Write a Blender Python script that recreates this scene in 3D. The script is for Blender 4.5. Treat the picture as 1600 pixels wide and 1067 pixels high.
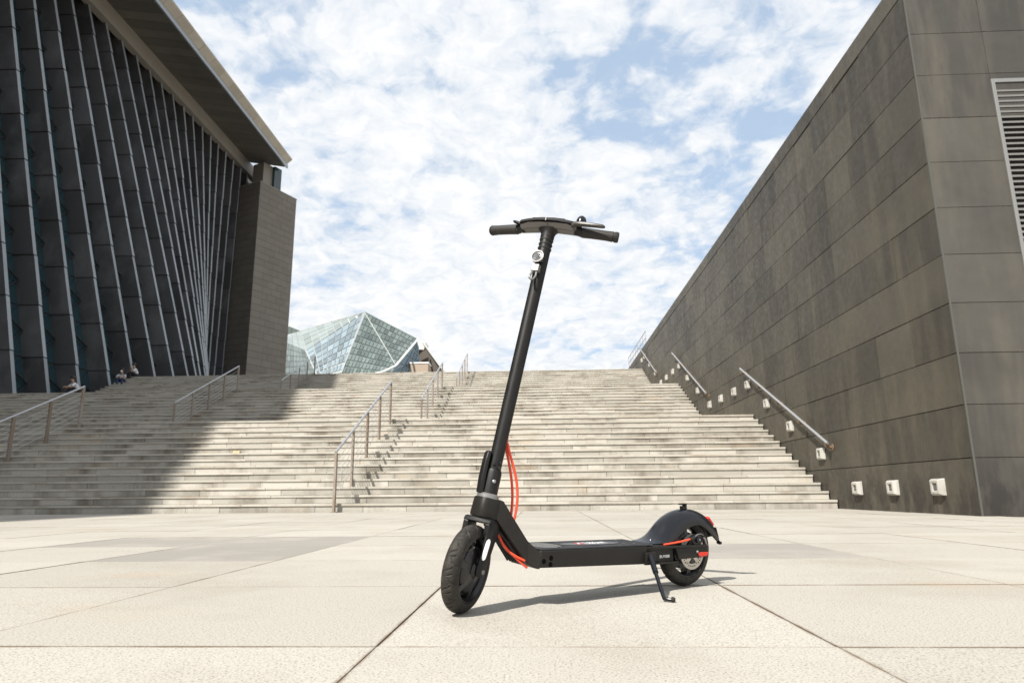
import bpy, bmesh, math, random
from mathutils import Vector, Matrix
random.seed(7)
R = math.radians
for o in list(bpy.data.objects): bpy.data.objects.remove(o)
SC = bpy.context.scene
COL = SC.collection

# ------------------------------------------------------------------ camera
CAM_H = 0.338
cd = bpy.data.cameras.new('camera'); cam = bpy.data.objects.new('camera', cd); COL.objects.link(cam)
cd.sensor_width = 36; cd.lens = 24.0; cd.clip_start = 0.05; cd.clip_end = 5000
yaw, pitch, roll = R(2.415), R(12.51), R(-0.481)
F = Vector((-math.sin(yaw)*math.cos(pitch), math.cos(yaw)*math.cos(pitch), math.sin(pitch)))
R0 = Vector((math.cos(yaw), math.sin(yaw), 0)); U0 = R0.cross(F)
RX = math.cos(roll)*R0 + math.sin(roll)*U0; UX = -math.sin(roll)*R0 + math.cos(roll)*U0
M = Matrix.Identity(4)
for i in range(3): M[i][0] = RX[i]; M[i][1] = UX[i]; M[i][2] = -F[i]
M[2][3] = CAM_H
cam.matrix_world = M
cd.dof.use_dof = True; cd.dof.focus_distance = 2.35; cd.dof.aperture_fstop = 7.5
SC.camera = cam

# ------------------------------------------------------------------ sun, sky, exposure
SUN = Vector((0.53, 0.78, -1.0)).normalized()          # the way the light travels
sl = bpy.data.lights.new('sun', 'SUN'); so = bpy.data.objects.new('sun', sl); COL.objects.link(so)
sl.energy = 4.6; sl.angle = R(0.6); sl.color = (1.0, 0.95, 0.88)
so.rotation_euler = SUN.to_track_quat('-Z', 'Y').to_euler(); so.location = (-20, -25, 45)
W = bpy.data.worlds.new('World'); SC.world = W; W.use_nodes = True
nt = W.node_tree; nt.nodes.clear()
def N(tree, typ, **kw):
    n = tree.nodes.new(typ)
    for k, v in kw.items():
        if k.startswith('in_'):
            n.inputs[int(k[3:]) if k[3:].isdigit() else k[3:].replace('_', ' ')].default_value = v
        else: setattr(n, k, v)
    return n
def mth(tree, op, a, b=None, c=None, clamp=False):
    n = tree.nodes.new('ShaderNodeMath'); n.operation = op; n.use_clamp = clamp
    for i, v in enumerate((a, b, c)):
        if v is None: continue
        if isinstance(v, (int, float)): n.inputs[i].default_value = v
        else: tree.links.new(v, n.inputs[i])
    return n.outputs[0]
def ramp(tree, src, stops, interp='LINEAR'):
    n = tree.nodes.new('ShaderNodeValToRGB'); n.color_ramp.interpolation = interp
    e = n.color_ramp.elements
    while len(e) < len(stops): e.new(0.5)
    for el, (p, c) in zip(e, stops):
        el.position = p; el.color = c if len(c) == 4 else (*c, 1)
    tree.links.new(src, n.inputs[0]); return n.outputs[0]
def mixc(tree, fac, a, b, mode='MIX'):
    n = tree.nodes.new('ShaderNodeMix'); n.data_type = 'RGBA'; n.blend_type = mode
    for idx, v in ((0, fac), (6, a), (7, b)):
        if isinstance(v, (int, float)): n.inputs[idx].default_value = v
        elif isinstance(v, tuple): n.inputs[idx].default_value = (*v, 1) if len(v) == 3 else v
        else: tree.links.new(v, n.inputs[idx])
    return n.outputs[2]
sky = N(nt, 'ShaderNodeTexSky', sky_type='NISHITA', sun_disc=False, sun_elevation=math.asin(-SUN.z),
        sun_rotation=math.atan2(-SUN.x, -SUN.y), altitude=50, air_density=1.0, dust_density=1.2, ozone_density=1.5)
tc = N(nt, 'ShaderNodeTexCoord'); sx = N(nt, 'ShaderNodeSeparateXYZ'); nt.links.new(tc.outputs['Generated'], sx.inputs[0])
zc = mth(nt, 'ADD', mth(nt, 'MAXIMUM', sx.outputs[2], 0.0), 0.22)
cb = N(nt, 'ShaderNodeCombineXYZ')
nt.links.new(mth(nt, 'DIVIDE', sx.outputs[0], zc), cb.inputs[0]); nt.links.new(mth(nt, 'DIVIDE', sx.outputs[1], zc), cb.inputs[1])
cb.inputs[2].default_value = 3.7
def wn(vec, scale, detail, rough, dist=0.0):
    n = N(nt, 'ShaderNodeTexNoise', noise_dimensions='2D', in_Scale=scale, in_Detail=detail, in_Roughness=rough, in_Distortion=dist); nt.links.new(vec, n.inputs['Vector']); return n
warp = wn(cb.outputs[0], 5.0, 4.0, 0.55)
va = N(nt, 'ShaderNodeVectorMath', operation='MULTIPLY_ADD'); nt.links.new(warp.outputs[1], va.inputs[0]); va.inputs[1].default_value = (0.22, 0.22, 0); nt.links.new(cb.outputs[0], va.inputs[2])
vo = N(nt, 'ShaderNodeTexVoronoi', feature='SMOOTH_F1', voronoi_dimensions='2D', in_Scale=7.5, in_Smoothness=0.7); nt.links.new(va.outputs[0], vo.inputs['Vector'])
n1 = wn(cb.outputs[0], 8.0, 8.0, 0.58, 0.2); n2 = wn(cb.outputs[0], 1.5, 3.0, 0.5); n3 = wn(va.outputs[0], 17.0, 6.0, 0.6)
haze = mth(nt, 'POWER', mth(nt, 'SUBTRACT', 1.0, mth(nt, 'MAXIMUM', sx.outputs[2], 0.0)), 4.0)
dens = mth(nt, 'ADD', mth(nt, 'MULTIPLY', n1.outputs[0], 0.60), mth(nt, 'MULTIPLY', n2.outputs[0], 0.55))
dens = mth(nt, 'ADD', dens, mth(nt, 'MULTIPLY', mth(nt, 'SUBTRACT', 0.42, vo.outputs['Distance']), 0.26))
dens = mth(nt, 'ADD', dens, mth(nt, 'MULTIPLY', mth(nt, 'SUBTRACT', n3.outputs[0], 0.5), 0.16))
dens = mth(nt, 'ADD', dens, mth(nt, 'MULTIPLY', haze, 0.22))
mask = ramp(nt, dens, [(0.41, (0.22,)*3), (0.48, (0.62,)*3), (0.545, (0.92,)*3), (0.64, (1,)*3)])
lum = mth(nt, 'ADD', mth(nt, 'MULTIPLY', n3.outputs[0], 0.55), mth(nt, 'MULTIPLY', dens, 0.5))
shade = ramp(nt, lum, [(0.45, (0.60, 0.64, 0.69)), (0.56, (0.675, 0.70, 0.73)), (0.68, (0.745, 0.75, 0.755))])
bg1 = N(nt, 'ShaderNodeBackground', in_Strength=0.10); bg2 = N(nt, 'ShaderNodeBackground', in_Strength=0.84)
skyc = mixc(nt, 0.6, sky.outputs[0], (3.3, 4.5, 6.0))
nt.links.new(skyc, bg1.inputs[0]); nt.links.new(shade, bg2.inputs[0])
ms = N(nt, 'ShaderNodeMixShader'); nt.links.new(mask, ms.inputs[0]); nt.links.new(bg1.outputs[0], ms.inputs[1]); nt.links.new(bg2.outputs[0], ms.inputs[2])
wo = N(nt, 'ShaderNodeOutputWorld'); nt.links.new(ms.outputs[0], wo.inputs[0])
SC.view_settings.view_transform = 'Standard'; SC.view_settings.look = 'None'
SC.view_settings.gamma = 1; SC.view_settings.use_curve_mapping = False; SC.view_settings.exposure = 0.68
SC.render.engine = 'CYCLES'; SC.cycles.max_bounces = 6; SC.cycles.diffuse_bounces = 3; SC.cycles.glossy_bounces = 3; SC.cycles.transparent_max_bounces = 6

# ------------------------------------------------------------------ helpers
class MB:
    def __init__(s): s.v = []; s.f = []; s.m = []
    def add(s, vs, fs, m=0):
        o = len(s.v); s.v += [tuple(v) for v in vs]; s.f += [tuple(i+o for i in f) for f in fs]; s.m += [m]*len(fs); return s
    def box(s, x0, x1, y0, y1, z0, z1, m=0, T=None):
        vs = [Vector((x, y, z)) for z in (z0, z1) for y in (y0, y1) for x in (x0, x1)]
        if T: vs = [T(v) for v in vs]
        return s.add(vs, [(0,2,3,1), (4,5,7,6), (0,1,5,4), (2,6,7,3), (0,4,6,2), (1,3,7,5)], m)
    def loft(s, rings, m=0, caps=True, closed=True):
        n = len(rings[0]); vs = [p for r in rings for p in r]; fs = []
        for i in range(len(rings)-1):
            for j in range(n if closed else n-1):
                k = (j+1) % n; fs.append((i*n+j, i*n+k, (i+1)*n+k, (i+1)*n+j))
        if caps and closed:
            fs.append(tuple(reversed(range(n)))); fs.append(tuple((len(rings)-1)*n+j for j in range(n)))
        return s.add(vs, fs, m)
    def tube(s, path, r, seg=12, m=0, caps=True):
        P = [Vector(p) for p in path]; rings = []; up = None
        rr = r if isinstance(r, (list, tuple)) else [r]*len(P)
        for i, p in enumerate(P):
            t = (P[min(i+1, len(P)-1)] - P[max(i-1, 0)]).normalized()
            if up is None: up = t.orthogonal().normalized()
            up = (up - t*up.dot(t)).normalized(); b = t.cross(up)
            rings.append([p + rr[i]*(math.cos(a)*up + math.sin(a)*b) for a in [2*math.pi*k/seg for k in range(seg)]])
        return s.loft(rings, m, caps)
    def lathe(s, c, axis, prof, seg=48, m=0, closed=True, caps=False):   # prof: (radius, along axis)
        ax = Vector(axis).normalized(); a = ax.orthogonal().normalized(); b = ax.cross(a); c = Vector(c)
        rings = [[c + ax*h + r*(math.cos(t)*a + math.sin(t)*b) for (r, h) in prof] for t in [2*math.pi*k/seg for k in range(seg+1)]]
        return s.loft(rings, m, caps=False, closed=closed)
    def prism(s, pts, d, m=0):          # pts: 3d polygon, extruded by d
        d = Vector(d); a = [Vector(p) for p in pts]; return s.loft([a, [p+d for p in a]], m)
    def build(s, name, mats, parent=None, smooth=None, bevel=0, T=None, merge=False):
        me = bpy.data.meshes.new(name); me.from_pydata([T(Vector(v)) for v in s.v] if T else s.v, [], s.f)
        bm = bmesh.new(); bm.from_mesh(me)
        for f, mi in zip(bm.faces, s.m): f.material_index = mi
        if merge: bmesh.ops.remove_doubles(bm, verts=bm.verts, dist=1e-5)
        bmesh.ops.recalc_face_normals(bm, faces=bm.faces); bm.to_mesh(me); bm.free()
        for m in (mats if isinstance(mats, (list, tuple)) else [mats]): me.materials.append(m)
        o = bpy.data.objects.new(name, me); COL.objects.link(o); o.parent = parent
        if smooth is not None:
            for p in me.polygons: p.use_smooth = True
            me.set_sharp_from_angle(angle=R(smooth))
        if bevel:
            b = o.modifiers.new('bevel', 'BEVEL'); b.width = bevel; b.segments = 2; b.limit_method = 'ANGLE'; b.angle_limit = R(35)
        return o
def tag(o, label, cat, group=None):
    o['label'] = label; o['category'] = cat
    if group: o['group'] = group
    return o
def empty(name, loc, label=None, cat=None, group=None):
    o = bpy.data.objects.new(name, None); COL.objects.link(o); o.location = loc; o.empty_display_size = 0.2
    if label: tag(o, label, cat, group)
    return o
def struct(o): o['kind'] = 'structure'; return o
UNIT = {}
def unit_box(mat):
    if mat.name not in UNIT:
        mb = MB().box(-.5, .5, -.5, .5, -.5, .5); me = bpy.data.meshes.new('block')
        me.from_pydata(mb.v, [], mb.f); me.materials.append(mat)
        bm = bmesh.new(); bm.from_mesh(me); bmesh.ops.recalc_face_normals(bm, faces=bm.faces); bm.to_mesh(me); bm.free()
        UNIT[mat.name] = me
    return UNIT[mat.name]
def block(name, x0, x1, y0, y1, z0, z1, mat, parent, off=(0, 0, 0), rotz=0):
    o = bpy.data.objects.new(name, unit_box(mat)); COL.objects.link(o); o.parent = parent
    o.location = ((x0+x1)/2-off[0], (y0+y1)/2-off[1], (z0+z1)/2-off[2]); o.scale = (x1-x0, y1-y0, z1-z0)
    if rotz: o.rotation_euler.z = rotz
    return o

# ------------------------------------------------------------------ materials
def mat(name, col, rough=0.5, metal=0.0, spec=0.5, coat=0.0):
    m = bpy.data.materials.new(name); m.use_nodes = True
    p = m.node_tree.nodes['Principled BSDF']
    p.inputs['Base Color'].default_value = (*col, 1); p.inputs['Roughness'].default_value = rough
    p.inputs['Metallic'].default_value = metal; p.inputs['Specular IOR Level'].default_value = spec
    p.inputs['Coat Weight'].default_value = coat
    return m
def wpos(t): return N(t, 'ShaderNodeNewGeometry').outputs['Position']
def noise(t, vec, scale, detail=4, rough=0.55, stretch=None):
    if stretch:
        mp = N(t, 'ShaderNodeMapping'); mp.inputs['Scale'].default_value = stretch; t.links.new(vec, mp.inputs[0]); vec = mp.outputs[0]
    n = N(t, 'ShaderNodeTexNoise', in_Scale=scale, in_Detail=detail, in_Roughness=rough); t.links.new(vec, n.inputs['Vector']); return n.outputs[0]
def piece_rand(t):      # one tone for each piece, joined or separate
    a = N(t, 'ShaderNodeObjectInfo').outputs['Random']; b = N(t, 'ShaderNodeNewGeometry').outputs['Random Per Island']
    return mth(t, 'FRACT', mth(t, 'ADD', a, mth(t, 'MULTIPLY', b, 7.31)))
def bump(t, h, dist, strength=1.0):
    b = N(t, 'ShaderNodeBump', in_Strength=strength, in_Distance=dist); t.links.new(h, b.inputs['Height'])
    p = t.nodes['Principled BSDF']; t.links.new(b.outputs[0], p.inputs['Normal'])
def stone(name, c_lo, c_hi, speck=0.0, stain=(0.2, 0.17, 0.13), stain_amt=0.3, st_scale=1.2, st_stretch=(1, 1, 1), rough=0.8, var=0.25, rust=0.0, speck_scale=160, spots=False):
    m = mat(name, c_hi, rough, spec=0.3); t = m.node_tree; p = t.nodes['Principled BSDF']; P = wpos(t)
    col = mixc(t, piece_rand(t), tuple(c_lo), tuple(c_hi))
    big = noise(t, P, st_scale, 5, 0.6, st_stretch)
    col = mixc(t, mth(t, 'MULTIPLY', ramp(t, big, [(0.48, (0,)*3), (0.72, (1,)*3)]), stain_amt), col, stain)
    fine = noise(t, P, 28, 4, 0.6)
    col = mixc(t, mth(t, 'MULTIPLY', mth(t, 'ABSOLUTE', mth(t, 'SUBTRACT', fine, 0.5)), var*3), col, tuple(c*0.55 for c in c_hi))
    if speck:
        sp = noise(t, P, speck_scale, 2, 0.6)
        col = mixc(t, mth(t, 'MULTIPLY', ramp(t, sp, [(0.54, (0,)*3), (0.66, (1,)*3)]), speck), col, (0.13, 0.12, 0.11))
        col = mixc(t, mth(t, 'MULTIPLY', ramp(t, sp, [(0.33, (1,)*3), (0.43, (0,)*3)]), speck*0.5), col, tuple(min(1, c*1.35) for c in c_hi))
        bump(t, sp, 0.0008, 0.5)
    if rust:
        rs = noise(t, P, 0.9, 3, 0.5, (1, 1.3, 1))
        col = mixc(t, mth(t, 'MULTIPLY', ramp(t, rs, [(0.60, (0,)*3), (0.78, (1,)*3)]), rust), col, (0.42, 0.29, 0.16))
    if spots:       # gum, specks and dirt along the slab edges
        vor = N(t, 'ShaderNodeTexVoronoi', in_Scale=2.6); t.links.new(P, vor.inputs['Vector'])
        sc = N(t, 'ShaderNodeSeparateColor'); t.links.new(vor.outputs['Color'], sc.inputs[0])
        on = mth(t, 'GREATER_THAN', sc.outputs[0], 0.72)
        dot = mth(t, 'LESS_THAN', vor.outputs['Distance'], mth(t, 'MULTIPLY', sc.outputs[1], 0.035))
        col = mixc(t, mth(t, 'MULTIPLY', mth(t, 'MULTIPLY', on, dot), 0.55), col, (0.13, 0.11, 0.09))
        mk = noise(t, P, 2.2, 6, 0.7, (0.35, 1.4, 1))
        col = mixc(t, mth(t, 'MULTIPLY', ramp(t, mk, [(0.66, (0,)*3), (0.72, (1,)*3)]), 0.35), col, (0.22, 0.19, 0.15))
        g = N(t, 'ShaderNodeSeparateXYZ'); t.links.new(N(t, 'ShaderNodeTexCoord').outputs['Generated'], g.inputs[0])
        ed = mth(t, 'MAXIMUM', mth(t, 'ABSOLUTE', mth(t, 'SUBTRACT', g.outputs[0], 0.5)), mth(t, 'ABSOLUTE', mth(t, 'SUBTRACT', g.outputs[1], 0.5)))
        ed = mth(t, 'ADD', ed, mth(t, 'MULTIPLY', mth(t, 'SUBTRACT', noise(t, P, 5, 5, 0.7), 0.5), 0.022))
        col = mixc(t, mth(t, 'MULTIPLY', ramp(t, ed, [(0.4945, (0,)*3), (0.4995, (1,)*3)]), 0.75), col, (0.15, 0.105, 0.065))
    t.links.new(col, p.inputs['Base Color']); return m
M_slab = stone('plaza_granite', (0.375, 0.353, 0.309), (0.435, 0.411, 0.362), 0.75, (0.28, 0.25, 0.20), 0.6, 0.9, var=0.18, rust=0.32, speck_scale=185, spots=True)
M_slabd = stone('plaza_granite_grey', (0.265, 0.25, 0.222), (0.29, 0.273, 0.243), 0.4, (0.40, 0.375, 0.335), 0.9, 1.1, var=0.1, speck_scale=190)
M_joint = stone('joint_grout', (0.10, 0.085, 0.065), (0.12, 0.10, 0.075), 0, (0.30, 0.19, 0.09), 0.75, 0.7)
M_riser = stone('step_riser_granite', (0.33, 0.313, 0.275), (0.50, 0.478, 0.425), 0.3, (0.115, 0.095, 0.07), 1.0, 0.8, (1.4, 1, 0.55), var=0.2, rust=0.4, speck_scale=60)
M_tread = stone('step_tread_granite', (0.40, 0.38, 0.33), (0.50, 0.475, 0.42), 0.15, (0.28, 0.225, 0.165), 0.7, 1.4, (1.5, 1, 1), var=0.14, speck_scale=60)
M_gap = mat('step_shadow_gap', (0.09, 0.075, 0.06), 0.9)
def slate(name, lo, hi, streak):
    m = mat(name, hi, 0.5, spec=0.35); t = m.node_tree; p = t.nodes['Principled BSDF']; P = wpos(t)
    col = mixc(t, piece_rand(t), lo, hi)
    s1 = noise(t, P, 1.6, 6, 0.62, (2.2, 2.2, 0.35)); s2 = noise(t, P, 0.5, 4, 0.6)
    col = mixc(t, mth(t, 'MULTIPLY', ramp(t, s1, [(0.44, (0,)*3), (0.74, (1,)*3)]), 0.7), col, streak)
    col = mixc(t, mth(t, 'MULTIPLY', ramp(t, s2, [(0.45, (0,)*3), (0.7, (1,)*3)]), 0.5), col, tuple(c*0.5 for c in lo))
    grime = noise(t, P, 2.4, 5, 0.65, (1.4, 1.4, 0.5)); sp = N(t, 'ShaderNodeSeparateXYZ'); t.links.new(P, sp.inputs[0])
    low = ramp(t, sp.outputs[2], [(0.30, (1,)*3), (0.85, (0,)*3)])
    col = mixc(t, mth(t, 'MULTIPLY', mth(t, 'MULTIPLY', low, ramp(t, grime, [(0.42, (0,)*3), (0.55, (1,)*3)])), 0.7), col, (0.022, 0.019, 0.017))
    t.links.new(col, p.inputs['Base Color'])
    rr = noise(t, P, 9, 4); t.links.new(ramp(t, rr, [(0.3, (0.38,)*3), (0.7, (0.62,)*3)]), p.inputs['Roughness'])
    bump(t, noise(t, P, 40, 4), 0.002, 0.3); return m
M_slate = slate('wall_slate', (0.048, 0.0435, 0.035), (0.086, 0.078, 0.060), (0.112, 0.099, 0.072))
M_slatef = slate('front_slate', (0.053, 0.050, 0.044), (0.086, 0.081, 0.070), (0.118, 0.106, 0.084))
M_trimc = stone('worn_corner', (0.06, 0.062, 0.056), (0.095, 0.098, 0.088), 0, (0.07, 0.065, 0.05), 0.8, 1.5, (1, 1, .6))
M_dark = mat('dark_backing', (0.02, 0.02, 0.018), 0.8)
M_steel = mat('brushed_steel', (0.42, 0.43, 0.45), 0.42, 0.55)
M_post = stone('weathered_post_steel', (0.20, 0.165, 0.13), (0.32, 0.285, 0.245), 0, (0.20, 0.11, 0.06), 0.6, 2.2)
M_rust = stone('rusty_bracket', (0.16, 0.11, 0.07), (0.22, 0.15, 0.09), 0, (0.12, 0.07, 0.04), 0.6, 20)
M_lightc = stone('light_casing', (0.40, 0.39, 0.36), (0.47, 0.46, 0.425), 0, (0.22, 0.19, 0.15), 0.5, 9, (1, 1, .4), rough=0.55)
M_lens = mat('light_lens', (0.09, 0.095, 0.09), 0.2)
M_louvre = mat('louvre_metal', (0.20, 0.195, 0.185), 0.5, 0.3)
M_lframe = mat('louvre_frame_metal', (0.26, 0.26, 0.25), 0.4, 0.4)
M_fin = stone('fin_stone', (0.055, 0.056, 0.058), (0.095, 0.096, 0.10), 0, (0.15, 0.154, 0.162), 0.8, 0.5, (1, 1, 0.7), rough=0.34)
M_edge = stone('fin_edge_metal', (0.20, 0.225, 0.245), (0.28, 0.31, 0.335), 0, (0.15, 0.16, 0.17), 0.5, 0.8, rough=0.4)
M_glassd = mat('tinted_glass', (0.018, 0.045, 0.055), 0.06, 0, 0.7)
M_brace = mat('brace_steel', (0.03, 0.033, 0.036), 0.55, 0.3)
M_soffit = stone('soffit_metal', (0.105, 0.10, 0.09), (0.145, 0.137, 0.122), 0, (0.07, 0.063, 0.055), 0.5, 0.3, rough=0.42)
M_beam = stone('beam_panel', (0.24, 0.225, 0.20), (0.27, 0.255, 0.23), 0, (0.18, 0.17, 0.15), 0.4, 0.3, rough=0.6)
M_fascia = stone('fascia_panel_cream', (0.42, 0.39, 0.33), (0.50, 0.465, 0.40), 0, (0.3, 0.27, 0.22), 0.4, 0.5, rough=0.6)
M_trim = mat('fascia_trim_metal', (0.33, 0.36, 0.39), 0.35, 0.5)
M_tower = stone('tower_cladding', (0.16, 0.145, 0.125), (0.185, 0.17, 0.147), 0, (0.14, 0.128, 0.11), 0.5, 0.4, rough=0.6)
M_core = mat('building_core', (0.03, 0.032, 0.034), 0.7)
def glass(name, col, rough=0.06, var=0.3):
    m = mat(name, col, rough, 0, 0.6); t = m.node_tree; p = t.nodes['Principled BSDF']
    c = mixc(t, piece_rand(t), tuple(x*(1-var) for x in col), tuple(min(1, x*(1+var)) for x in col))
    t.links.new(c, p.inputs['Base Color'])
    p.inputs['Alpha'].default_value = 0.9; return m
M_gg = glass('green_glass', (0.15, 0.185, 0.178), 0.10, 0.35)
M_gb = glass('blue_glass', (0.22, 0.275, 0.305), 0.1, 0.3)
M_gbd = glass('deep_blue_glass', (0.09, 0.15, 0.20), 0.08, 0.3)
M_gp = glass('pale_glass', (0.24, 0.285, 0.275), 0.15, 0.15)
M_mull = mat('mullion_white', (0.40, 0.42, 0.41), 0.45)
M_mullg = mat('mullion_green', (0.19, 0.245, 0.225), 0.4)
M_brown = mat('brown_metal_roof', (0.085, 0.072, 0.06), 0.6)
M_tan = mat('tan_stone', (0.36, 0.29, 0.225), 0.8)
M_white = mat('white_paint', (0.78, 0.78, 0.76), 0.5)

# ------------------------------------------------------------------ ground
def sheet(name, x0, x1, y0, y1, z, m):
    return MB().add([(x0, y0, z), (x1, y0, z), (x1, y1, z), (x0, y1, z)], [(0, 1, 2, 3)]).build(name, m)
ground = struct(sheet('ground', -2500, 2500, -2500, 2500, -0.03, M_joint))
plaza = struct(sheet('plaza', -45, 45, -30, 60, -0.007, M_joint))
SP = 1.033; X0J, Y0J = -0.385, 1.652
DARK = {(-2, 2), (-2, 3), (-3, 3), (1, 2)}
def slab_rect(i, j):
    g = 0.0022
    return X0J+i*SP+g, X0J+(i+1)*SP-g, Y0J+j*SP+g, min(Y0J+(j+1)*SP-g, 13.53)
rest = MB(); nsl = 0
for j in range(-14, 12):
    for i in range(-30, 30):
        a, b, c, d = slab_rect(i, j)
        if d - c < 0.05: continue
        if a > 5.5 and d > 9.2: continue
        vis = -1 <= j and abs((a+b)/2) < 0.80*max(d, 0.8) + 1.3 and d > 0.5
        if vis and nsl < 298:
            dz = random.uniform(-0.0012, 0.0012)
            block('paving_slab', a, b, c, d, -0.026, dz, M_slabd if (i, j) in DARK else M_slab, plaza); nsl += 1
        else: rest.box(a, b, c, d, -0.026, 0)
ro = rest.build('paving_slab', M_slab, plaza); ro['kind'] = 'stuff'

# ------------------------------------------------------------------ staircase
RISE, TREAD, NST = 0.165, 0.361, 14
XL, XR = -23.4, 5.585
FY = [13.55, 22.99, 32.43]; FZ = [0.0, 2.31, 4.62]
TOPZ = 6.93
def stair_z(y):
    z = 0
    for f in range(3):
        k = math.floor((y-FY[f])/TREAD)+1
        if k > 0: z = FZ[f]+RISE*min(k, NST)
    return z
stairs = empty('granite_staircase', (0, 13.55, 0), 'wide weathered granite staircase climbing in three flights from the plaza', 'staircase')
SO = (0, 13.55, 0)
core = MB()
for f in range(3):
    for s in range(NST):
        y = FY[f]+s*TREAD; y1 = FY[f+1] if (s == NST-1 and f < 2) else (y+TREAD if s < NST-1 else 75)
        core.box(XL, XR, y+0.05-13.55, y1+0.05-13.55, (FZ[f]+s*RISE-0.4 if f+s else -0.02), FZ[f]+(s+1)*RISE-0.045)
core.build('step_core', M_gap, stairs)
def row(x0, x1, mean, ph):
    xs = [x0]; x = x0 + ph
    while x < x1-0.35:
        if x-xs[-1] > 0.3: xs.append(x)
        x += mean*random.choice((0.72, 0.9, 1, 1, 1.25, 1.5))
    return xs+[x1]
rr_, tr_ = MB(), MB(); nr = nt_ = 0
for f in range(3):
    for s in range(NST):
        y = FY[f]+s*TREAD; z0 = FZ[f]+s*RISE; z1 = z0+RISE
        nose = 0.021; last = s == NST-1
        xs = row(XL, XR, 1.15 if s else 0.95, random.uniform(0.4, 1.1))
        for a, b in zip(xs, xs[1:]):
            if f == 0 and s == 1 and a < 2.95 < b:      # drain slot cut in the second riser
                segs = [(a, 3.02), (3.42, b)] if b > 3.5 and a < 2.95 else [(a, b)]
            else: segs = [(a, b)]
            for (p, q) in segs:
                dy = random.uniform(-0.004, 0.004)
                if f == 0 and nr < 298 and q > -14.5:
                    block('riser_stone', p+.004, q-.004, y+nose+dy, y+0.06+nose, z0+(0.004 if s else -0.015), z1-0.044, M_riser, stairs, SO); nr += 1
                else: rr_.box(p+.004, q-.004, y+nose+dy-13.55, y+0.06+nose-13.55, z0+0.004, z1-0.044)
        xs = row(XL, XR, 1.3, random.uniform(0.3, 1.2))
        for a, b in zip(xs, xs[1:]):
            dy, dz = random.uniform(-0.005, 0.003), random.uniform(-0.003, 0.002)
            ye = y+TREAD+nose-0.006 if not last else (FY[f+1]+nose if f < 2 else 75)
            if f == 0 and nt_ < 298 and b > -14.5:
                block('tread_slab', a+.0035, b-.0035, y+dy, ye, z1-0.042, z1+dz, M_tread, stairs, SO); nt_ += 1
            else: tr_.box(a+.0035, b-.0035, y+dy-13.55, ye-13.55, z1-0.042, z1+dz)
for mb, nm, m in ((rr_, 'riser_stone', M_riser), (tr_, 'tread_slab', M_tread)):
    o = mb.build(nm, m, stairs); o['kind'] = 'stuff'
MB().box(3.02, 3.42, FY[0]+TREAD+0.05-13.55, FY[0]+TREAD+0.10-13.55, RISE+0.01, 2*RISE-0.05).box(3.02, 3.42, FY[0]+TREAD+0.032-13.55, FY[0]+TREAD+0.045-13.55, RISE+0.01, RISE+0.045, 0).build('drain_slot', M_dark, stairs)
terrace = struct(MB().add([(-120, 64, 6.90), (160, 64, 6.90), (160, 260, 6.90), (-120, 260, 6.90)], [(0, 1, 2, 3)]).build('upper_terrace', M_tread))
side_t = struct(MB().box(-60, XL-0.004, 27.70, 75, 4.0, 4.615).build('side_terrace', M_tread))

# ------------------------------------------------------------------ free-standing handrails
def handrail(x, f, label, ys, free_end=True):
    y0, y1 = ys[0], ys[-1]
    e = empty('stair_handrail', (x, y0, stair_z(y0+0.05) if f or True else 0), label, 'handrail', 'handrails standing on the stairs')
    ox, oy, oz = e.location
    zf = lambda y: FZ[f]+RISE+(y-FY[f])*RISE/TREAD
    base0 = zf(y0)
    for y in ys:
        zb = stair_z(y+0.001); zt = zf(y)+1.02
        MB().box(x-.022-ox, x+.022-ox, y-.045-oy, y+.045-oy, zb-oz, zt-oz).box(x-.05-ox, x+.05-ox, y-.07-oy, y+.07-oy, zb-oz, zb+.012-oz).build('post', M_post, e, bevel=0.003)
    MB().tube([(0, y0-oy-0.05, zf(y0)+1.03-oz), (0, y1-oy+0.02, zf(y1)+1.05-oz)], 0.027, 12).build('rail', M_steel, e, smooth=40)
    for k in range(6):
        hh = 0.18+k*0.135
        MB().tube([(0, y0-oy, zf(y0)+hh-oz), (0, y1-oy, zf(y1)+hh-oz)], 0.0055, 6).build('rail_wire', M_steel, e, smooth=40)
def ysf(f): return [FY[f]-0.10 + i*1.17 for i in range(5)]
XM, XA = -4.05, -12.6
for f, nm in ((0, 'lowest'), (1, 'middle'), (2, 'top')):
    handrail(XM, f, {0: 'wired steel handrail on the lowest flight, directly left of the scooter stem', 1: 'wired steel handrail halfway up the sunny middle flight, behind the lowest one',
        2: 'small steel handrail at the top of the stairs against the sky'}[f], ysf(f))
    handrail(XA, f, {0: 'wired handrail in the shade on the lowest flight at the left edge', 1: 'shaded wired handrail on the middle flight below the tall cladding tower',
        2: 'small shaded handrail on the top flight between tower and glass pyramid'}[f], ysf(f))

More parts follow.
